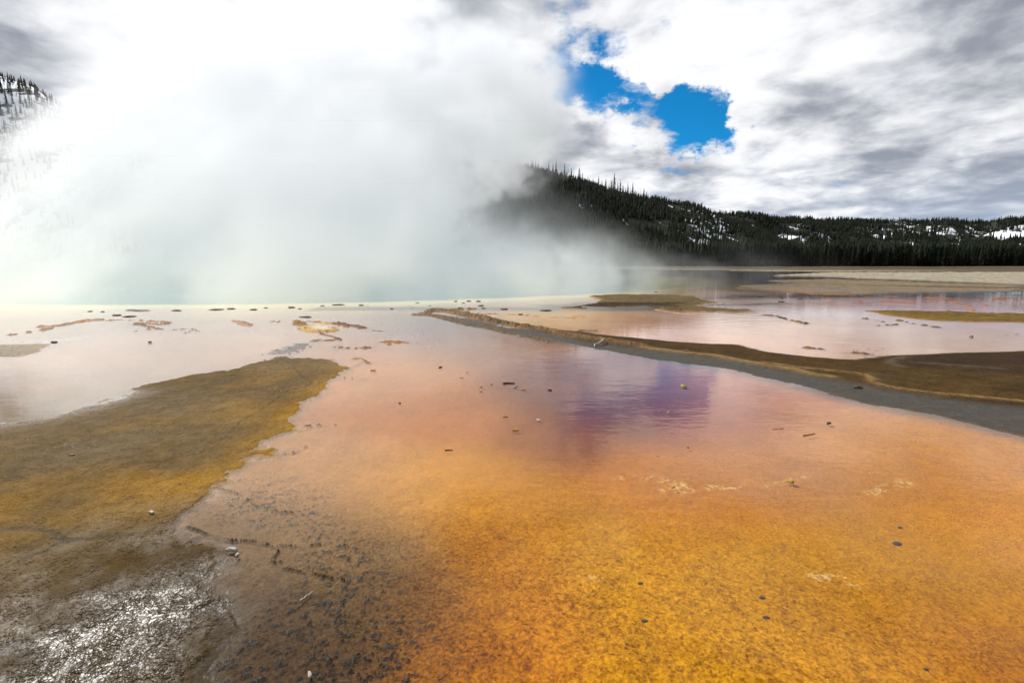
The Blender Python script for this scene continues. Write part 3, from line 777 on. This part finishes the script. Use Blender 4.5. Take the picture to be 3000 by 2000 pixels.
def scatter(data, snow, n, umin, umax, vmax, keep_snow, seed):
    r = np.random.default_rng(seed); X, Y, Z = data; nv, nu = X.shape
    iu = r.uniform(0, nu - 1.01, n * 3); iv = r.uniform(0, vmax, n * 3) ; a, b = iu.astype(int), iv.astype(int); fu, fv = iu - a, iv - b
    g = lambda M: (M[b, a] * (1 - fu) + M[b, a + 1] * fu) * (1 - fv) + (M[b + 1, a] * (1 - fu) + M[b + 1, a + 1] * fu) * fv
    P = np.stack([g(X), g(Y), g(Z)], 1); sn = g(snow); U = P[:, 0] / P[:, 1]
    cl = fbm(P[:, 0] / 25, P[:, 1] / 25, 3, .5, seed)
    ok = (U > umin) & (U < umax) & (r.random(n * 3) < 1 - keep_snow * np.clip(sn, 0, 1)) & (cl > .30 + .2 * np.clip(sn, 0, 1))
    return P[ok][:n]
p1 = scatter(hill1, sn, 15000, -.45, .66, 69, .75, 41)
forest('forest', p1, rng.uniform(3.5, 7.0, len(p1)), 'dense dark pine forest covering the hill behind the steam')
p3 = scatter(hill1, sn * .3, 2600, -1.3, -.55, 69, .3, 45)
forest('forest', p3, rng.uniform(3, 8, len(p3)), 'scattered pines on the snowy slope behind the steam')
p2 = scatter(hill2, np.clip(sn2, 0, 1), 16000, .2, 1.5, 59, .38, 43)
forest('forest', p2, rng.uniform(8, 14, len(p2)), 'far pine forest between snow patches on the distant ridge')
yy = 222 + 130 * rng.random(5200) ** 1.5; uu = rng.uniform(.02, 1.35, 5200)
ph = np.stack([uu * yy, yy, np.full(5200, .5)], 1)
forest('forest', ph, rng.uniform(8, 12.5, 5200), 'deep ranks of pines behind the front of the tree line')

# ---------------------------------------------------------------- rocks and clumps along the pool rim, debris on the flats
def lump_mesh(name, mat, seed, flat=.35, rough=.35, n=1):
    """an irregular lump, unit size, sitting on z = 0"""
    r = random.Random(seed)
    nl, k = 5, 9
    v = [(0, 0, -.15)]
    ph = [r.uniform(0, 6.28) for _ in range(6)]
    for i in range(nl):
        tt = i / (nl - 1); z = -.15 + (flat + .15) * math.sin(tt * 1.45)
        R = .5 * math.cos(tt * 1.25) ** .6
        for a in range(k):
            an = 6.283 * a / k
            f = 1 + rough * (.5 * math.sin(an * 2 + ph[0]) + .35 * math.sin(an * 3 + ph[1] + tt) + .3 * r.uniform(-1, 1))
            v.append((R * f * math.cos(an) * 1.1, R * f * math.sin(an), z * (1 + .35 * rough * r.uniform(-1, 1))))
    v.append((0.03, 0, flat * 1.02))
    f = [(0, 1 + (a + 1) % k, 1 + a) for a in range(k)]
    for i in range(nl - 1):
        for a in range(k):
            p, q = 1 + i * k + a, 1 + i * k + (a + 1) % k
            f += [(p, q, q + k), (p, q + k, p + k)]
    top = len(v) - 1
    f += [(top, 1 + (nl - 1) * k + a, 1 + (nl - 1) * k + (a + 1) % k) for a in range(k)]
    return mesh_np(name, v, np.array(f), mat)
rock_mat = simple_mat('crusted_brown_rock', (.13, .09, .055), .8, .6, 3.0, .25, .03)
grey_rock = simple_mat('grey_stone', (.16, .15, .14), .7, .5, 4.0, .3, .02)
flake_mat = simple_mat('yellow_mat_flake', (.34, .22, .05), .8, .6, 9.0, .2, .01)
dark_mat = simple_mat('dark_wet_debris', (.035, .024, .018), .6, .4, 8.0, .3, .005)
pale_mat = simple_mat('pale_chip', (.34, .31, .27), .6, .3, 8.0, .3, .005)
drift_mat = simple_mat('weathered_driftwood', (.30, .27, .23), .8, .4, 5.0, .2, .01)
LUMPS = [lump_mesh('rock', rock_mat, s, .16, .45) for s in range(6)]
RIM = [(267,724,22,'thin flat brown clump just left of its broader neighbour, in front of the left rim'),
    (297,727,22,'broad flat brown clump nearest the viewer off the left rim'),
    (302,712,18,'dark rounded rock at the left end of the long rocky ledge on the rim'),
    (320,713,46,'long low ledge of brown rock on the left rim of the steaming pool'),
    (405,713,22,'thin pale brown sliver of rock between the long ledge and the ragged rim rock'),
    (236,716,10,'tiny brown rock at the far left of the rim, right of two specks'),
    (206,715,9,'tiny dark rock leftmost along the pool rim'),
    (497,711,28,'ragged flat rock on the rim right of the thin pale sliver'),
    (530,709,20,'small broken rock on the rim just right of the ragged flat one'),
    (583,711,15,'squarish brown rock on the rim above the orange wedge of mat'),
    (610,707,9,'small round dark rock on the rim right of the squarish one'),
    (670,706,18,'squat brown rock on the rim behind the yellow ring of mat'),
    (688,709,9,'small pale rock just below the squat rim rock'),
    (740,702,10,'small pointed rock on the rim left of the dark flat slab'),
    (775,700,30,'dark flat slab of rock on the rim behind the yellow ring of mat'),
    (703,728,28,'lone oval dark clump in the water right behind the yellow ring of mat'),
    (829,701,12,'small pale brown rock on the rim right of the dark flat slab'),
    (845,703,5,'speck of dark rock on the rim right of the small pale rock'),
    (899,709,11,'dark oval rock in the water well below the middle of the rim'),
    (947,707,6,'tiny dark rock left of the tip of the long mud bar'),
    (940,702,5,'tiniest dark rock just above the one left of the bar tip'),
    (959,696,9,'small flat rock on the middle of the rim'),
    (987,702,7,'small dark rock in the water above the tip of the long mud bar'),
    (1047,692,12,'dark flat rock on the rim left of two thin flat ones'),
    (1076,692,14,'thin flat rock on the rim between two darker ones'),
    (1099,692,13,'dark thin rock at the right end of the row of rim rocks'),
    (1064,696,9,'small grey rock just below the thin flat rim rock'),
    (1105,702,14,'long dark rock in the water below the right end of the rim row'),
    (1110,708,12,'peaked brown rock in the water just above the bar crest'),
    (1057,708,16,'flat brown rock resting on the crest at the tip of the long mud bar'),
    (1157,710,24,'broad humped brown rock in the water between the mud bar and the island'),
    (1254,713,32,'long reddish brown rock in the water left of the island spit'),
    (1195,722,14,'low dark rock in the pond right of the bar crest'),
    (1507,671,9,'small lone rock in the thin steam above the brown island'),
    (1716,682,40,'long flat dark rock farthest left in the violet water right of the island'),
    (1746,682,26,'flat dark rock just right of the longest one in the violet water'),
    (1795,685,12,'small humped dark rock in the violet water beyond the islands'),
    (1795,693,15,'thin reddish streak of rock just below the small humped rock'),
    (1838,687,16,'thin flat rock left of the reddish mat stripe in the violet water'),
    (1867,685,14,'dark knob of rock at the left end of the long reddish stripe')]
for i, (u, v, w, lab) in enumerate(RIM):
    p = ground_point(u, v); dd = math.hypot(*p[:2]); s = w / FPX * dd * .85
    o = link('rock', LUMPS[i % 6], None, (p[0], p[1], -.01))
    o.scale = (s, s * rt.uniform(.45, .8), min(s * 1.1, .32)); o.rotation_euler = (0, 0, rt.uniform(-.3, .3))
    tag(o, lab, 'rock', 'rocks and clumps standing along the pool rim')

# curved piece of driftwood lying on the grey apron of the bar
def stick_mesh(name, pts, r0, r1, mat, k=6):
    v, f = [], []
    for i, (a, b, c) in enumerate(pts):
        tt = i / (len(pts) - 1); r = r0 + (r1 - r0) * tt
        q = pts[min(i + 1, len(pts) - 1)]; p0 = pts[max(i - 1, 0)]
        dx, dy = q[0] - p0[0], q[1] - p0[1]; L = math.hypot(dx, dy) or 1
        nx, ny = -dy / L, dx / L
        for j in range(k):
            an = 6.283 * j / k
            v.append((a + nx * r * math.cos(an), b + ny * r * math.cos(an), c + r * math.sin(an)))
    for i in range(len(pts) - 1):
        for j in range(k): f.append((i * k + j, i * k + (j + 1) % k, (i + 1) * k + (j + 1) % k, (i + 1) * k + j))
    i, e = len(v), (len(pts) - 1) * k
    v += [tuple(np.mean(v[:k], 0)), tuple(np.mean(v[e:e + k], 0))]
    f += [(i, (j + 1) % k, j, j) for j in range(k)] + [(i + 1, e + j, e + (j + 1) % k, e + (j + 1) % k) for j in range(k)]
    me = bpy.data.meshes.new(name); me.from_pydata(v, [], [tuple(dict.fromkeys(q)) for q in f]); me.materials.append(mat); me.update()
    return me
def stick(name, uvs, z, r0, r1, mat, label, cat, bend=0.0):
    P = [ground_point(u, v) for u, v in uvs]; c = P[0]
    pts = []
    for i in range(9):
        tt = i / 8 * (len(P) - 1); a = min(int(tt), len(P) - 2); q = P[a] + (P[a + 1] - P[a]) * (tt - a)
        pts.append((q[0] - c[0], q[1] - c[1], bend * math.sin(i / 8 * math.pi / 2 + .0) ** 2 + .004 * math.sin(i * 2.1)))
    return tag(link(name, stick_mesh(name, pts, r0, r1, mat), None, (c[0], c[1], z)), label, cat)
dw = stick('driftwood', [(1366,795),(1374,795),(1383,792),(1387,789)], .045, .035, .025, drift_mat, 'curved pale piece of driftwood lying on the grey mud bar', 'driftwood', .09)
nub = stick_mesh('branch_stub', [(0, 0, 0), (-.02, -.09, -.01), (-.03, -.16, -.03)], .02, .008, drift_mat)
link('branch_stub', nub, dw)
stick('twig', [(690,1380),(705,1368),(720,1358)], .004, .006, .003, pale_mat, 'thin pale straw lying in the brown shallows at the lower left', 'twig')
stick('twig', [(1845,1001),(1858,999),(1872,996)], .006, .008, .005, dark_mat, 'grey twig with a ragged end afloat on the orange water at the right', 'twig')
stick('twig', [(1022,1035),(1031,1034),(1040,1035)], .006, .010, .006, dark_mat, 'short dark twig floating on the orange water left of centre', 'twig')
stick('twig', [(1775,986),(1790,985),(1800,984)], .004, .004, .003, dark_mat, 'faint short twig left of the grey twig on the orange water', 'twig')
stick('twig', [(1156,881),(1168,880),(1183,881)], .006, .022, .010, dark_mat, 'dark brown sliver of bark floating on the violet water near the middle', 'bark')
stick('feather', [(1183,892),(1187,888),(1189,884)], .008, .010, .004, grey_rock, 'small grey feather like shred below the dark bark sliver', 'feather')

# flakes, chips and stones
FL = [lump_mesh('flake', flake_mat, 40 + s, .22, .6) for s in range(4)]
DK = [lump_mesh('chip', dark_mat, 50 + s, .30, .5) for s in range(3)]
PL = [lump_mesh('chip', pale_mat, 60 + s, .25, .6) for s in range(2)]
PB = [lump_mesh('pebble', dark_mat, 70 + s, .22, .12) for s in range(2)]
BITS = [('mat_flake', FL, 858, 851, 9, 'yellow flake of mat afloat near the tip of the brown bank', 'flake'), ('mat_chip', DK, 918, 926, 8, 'dark chip afloat on the peach water right of the brown bank', 'chip'),
    ('mat_flake', FL, 1105, 888, 9, 'yellow brown flake afloat left of the dark bark sliver', 'flake'), ('mat_flake', FL, 1129, 883, 6, 'small flake between the yellow brown one and the bark sliver', 'flake'),
    ('mat_flake', FL, 1073, 855, 7, 'small yellow flake alone on the violet water above the bark sliver', 'flake'), ('mat_flake', FL, 1060, 868, 6, 'tiny yellow flake left above the flakes by the bark sliver', 'flake'),
    ('mat_chip', DK, 1262, 896, 10, 'upturned dark chip with a pale top in front of the purple reflection', 'chip'), ('mat_flake', FL, 1201, 895, 10, 'flat yellow flake between the bark sliver and the upturned chip', 'flake'),
    ('mat_flake', FL, 1185, 988, 12, 'cluster of yellow flake floating below the white chip', 'flake'), ('mat_flake', FL, 1160, 957, 9, 'pale yellow flake lying above the yellow cluster', 'flake'),
    ('pale_chip', PL, 1238, 965, 10, 'white chip lying on the orange mat below the purple reflection', 'chip'), ('mat_flake', FL, 1104, 899, 8, 'olive flake just below the yellow brown one by the bark sliver', 'flake'),
    ('mat_flake', FL, 1570, 887, 16, 'long yellow flake afloat in the right part of the purple reflection', 'flake'), ('mat_chip', DK, 1903, 972, 9, 'small dark chip above the grey twig on the right', 'chip'),
    ('mat_flake', FL, 1815, 1105, 14, 'olive yellow flake on a pale streak of the orange mat', 'flake'), ('mat_flake', FL, 1547, 1119, 8, 'small yellow flake at the left end of the pale streaks', 'flake'),
    ('mat_flake', FL, 1580, 1027, 7, 'lone olive flake below the purple reflection', 'flake'), ('mat_chip', DK, 1011, 844, 9, 'grey chip afloat on the pink water left of the violet shade', 'chip'),
    ('mat_flake', FL, 1516, 946, 6, 'left one of two tiny flakes in the dark purple reflection', 'flake'), ('mat_flake', FL, 1535, 947, 8, 'right one of two tiny flakes in the dark purple reflection', 'flake'),
    ('stone', PL, 534, 1265, 17, 'pale stone perched on the dark ridge in the brown shallows', 'stone'), ('stone', PL, 545, 1277, 9, 'small pale stone just below the perched one', 'stone'),
    ('stone', PL, 349, 1180, 10, 'whitish stone lying on the brown left bank', 'stone'), ('stone', PL, 532, 1156, 6, 'tiny white chip in the water beside the bank corner', 'stone'), ('stone', PL, 712, 1554, 12, 'small white bone like shred at the bottom left of centre', 'shred'),
    ('mat_chip', DK, 165, 1046, 9, 'dark chip alone on the brown left bank', 'chip'), ('rock', [lump_mesh('rock', rock_mat, 81, .4, .4)], 1574, 809, 12, 'small brown rock on the middle of the mud bar', 'rock'),
    ('rock', [lump_mesh('rock', rock_mat, 82, .5, .4)], 1971, 892, 11, 'small olive rock on the grey apron of the mud bar at right', 'rock'),
    ('rock', [lump_mesh('rock', rock_mat, 83, .15, .4)], 124, 786, 11, 'dark little rock in the grey streaks near the left wedge of mat', 'rock'), ('rock', [lump_mesh('rock', rock_mat, 84, .4, .4)], 345, 787, 6, 'tiny dark rock alone on the pink water at left', 'rock'),
    ('grey_stone', [lump_mesh('stone', grey_rock, 85, .4, .4)], 2231, 774, 8, 'small grey stone in the reflecting pond at far right', 'stone')]
for i, (nm, meshes, u, v, w, lab, cat) in enumerate(BITS):
    p = ground_point(u, v, 0.0); dd = math.sqrt(p[0] ** 2 + p[1] ** 2 + CAM_H ** 2); s = w / FPX * dd
    zz = .004 + (.012 if nm in ('stone', 'rock', 'grey_stone') else 0)
    if v > 1100 and u < 480: zz = .02
    o = link(nm, meshes[i % len(meshes)], None, (p[0], p[1], zz)); o.scale = (s, s * .75, s * .75); o.rotation_euler = (0, 0, rt.uniform(-1.2, 1.2))
    tag(o, lab, cat, 'debris scattered over the shallow water')
for i, (u, v, w, lab) in enumerate([(1471,1338,14,'dark pebble left of two others on the golden mat'), (1480,1424,17,'dark brown pebble nearest the bottom edge on the golden mat'), (1750,1371,15,'reddish pebble above the roundest dark one'), (1760,1416,16,'round black pebble below the reddish one'),
        (2060,1247,22,'large grey brown pebble with a ragged rim at the right'), (2067,1210,11,'small violet pebble above the large grey brown one'), (2127,1535,9,'tiny dark pebble at the bottom right'), (967,1155,7,'tiny olive pebble on the tan mat left of centre'), (1511,1047,7,'tiny dark pebble in the brown purple stain')]):
    p = ground_point(u, v, -.03); s = w * .75 / FPX * math.sqrt(p[0] ** 2 + p[1] ** 2 + CAM_H ** 2)
    o = link('pebble', PB[i % 2], None, (p[0], p[1], -.032)); o.scale = (s, s * .7, s * .5); o.rotation_euler = (0, 0, rt.uniform(-.4, .4))
    tag(o, lab, 'pebble', 'pebbles resting on the golden mat')

# ---------------------------------------------------------------- steam over the deep pool
LEAN = 1.25
def build_steam():
    m, t, out = material('steam')
    at = t.nodes.new('ShaderNodeAttribute'); at.attribute_name = 'density'
    pv = t.nodes.new('ShaderNodeVolumePrincipled')
    pv.inputs['Color'].default_value = (.988, .993, 1.0, 1)
    pv.inputs['Density Attribute'].default_value = 'density'
    pv.inputs['Density'].default_value = 1.0
    pv.inputs['Anisotropy'].default_value = -0.08
    t.links.new(pv.outputs[0], out.inputs['Volume'])
    g = bpy.data.node_groups.new('steam_field', 'GeometryNodeTree')
    g.interface.new_socket('Geometry', in_out='OUTPUT', socket_type='NodeSocketGeometry')
    go = g.nodes.new('NodeGroupOutput')
    pos = V(g, g.nodes.new('GeometryNodeInputPosition').outputs[0])
    X, Y, Z = xyz(g, pos)
    tilted_pos = comb(g, X, Y - Z * LEAN, Z)      # plume shape tilted away so its shadow stays off the foreground
    wv = vmath(g, 'SCALE', vmath(g, 'SUBTRACT', noise(g, tilted_pos, .07, 2.0, .5, out='Color'), (.5, .5, .5)), scale=9.0)
    q = vmath(g, 'ADD', tilted_pos, wv)
    n = noise(g, q, .085, 6.0, .62)
    nb = noise(g, pos, .028, 2.0, .5)
    r = vmath(g, 'DISTANCE', comb(g, X, Y - Z * LEAN, 0.0), (float(POOL_C[0]), float(POOL_C[1]), 0.0))
    # low bank lying on the water, highest at the left
    ztop = (X * -.38 + 11.3).max(2.2).min(20.0)
    k = (n - .5) * 3.2                        # about -.5 .. .5
    nf = (noise(g, q, .24, 5.0, .6) - .5) * 3.0
    puff = (k + nf * .35).ss(-.02, .28)
    low = r.ss(48.5, 42.0) * (Y * .26 - X + k * 9.0).ss(-4.0, 4.0) * (Z / ztop + k * 1.1 + nf * .45).ss(1.05, .30) * (puff * .17 + .010)
    wisp = r.ss(66.0, 44.0) * (Z + k * 6.0 + nf * 3.0).ss(6.5, 0.0) * (k * .6 + nf).ss(.0, .55) * Y.ss(42.0, 60.0)
    # the tall plume, drifting left
    r2 = vmath(g, 'DISTANCE', comb(g, X, Y - Z * LEAN, 0.0), (float(POOL_C[0]) - 9.0, float(POOL_C[1]) + 3.0, 0.0))
    xe = Z.ss(14.0, 24.0, -7.0, 5.0) * (Y / 66.0)
    high = (xe - X + k * 13.0).ss(-5.0, 7.0) * (r2 + k * 7.0).ss(55.0, 44.0) * Z.ss(4.0, 13.0) * Z.ss(54.0, 42.0)
    high = high * (X + Y * .92 + k * 14.0).ss(-7.0, 8.0) * (puff * .115 + .006 + nb.ss(.4, .65) * .015)
    den = low + wisp * .05 + high
    vc = g.nodes.new('GeometryNodeVolumeCube')
    lo, hi, vox = (-92, 12, .15), (48, 205, 55), .75
    setin(g, vc.inputs['Density'], den)
    vc.inputs['Min'].default_value = lo; vc.inputs['Max'].default_value = hi
    for i, ax in enumerate('XYZ'): vc.inputs['Resolution ' + ax].default_value = int((hi[i] - lo[i]) / vox)
    sm = g.nodes.new('GeometryNodeSetMaterial'); sm.inputs['Material'].default_value = m
    g.links.new(vc.outputs[0], sm.inputs[0]); g.links.new(sm.outputs[0], go.inputs[0])
    me = bpy.data.meshes.new('steam'); me.materials.append(m)
    o = link('steam', me)
    md = o.modifiers.new('steam', 'NODES'); md.node_group = g
    tag(o, kind='stuff', label='white steam billowing up from the deep blue pool')
import os
if not os.environ.get('NOSTEAM'): build_steam()
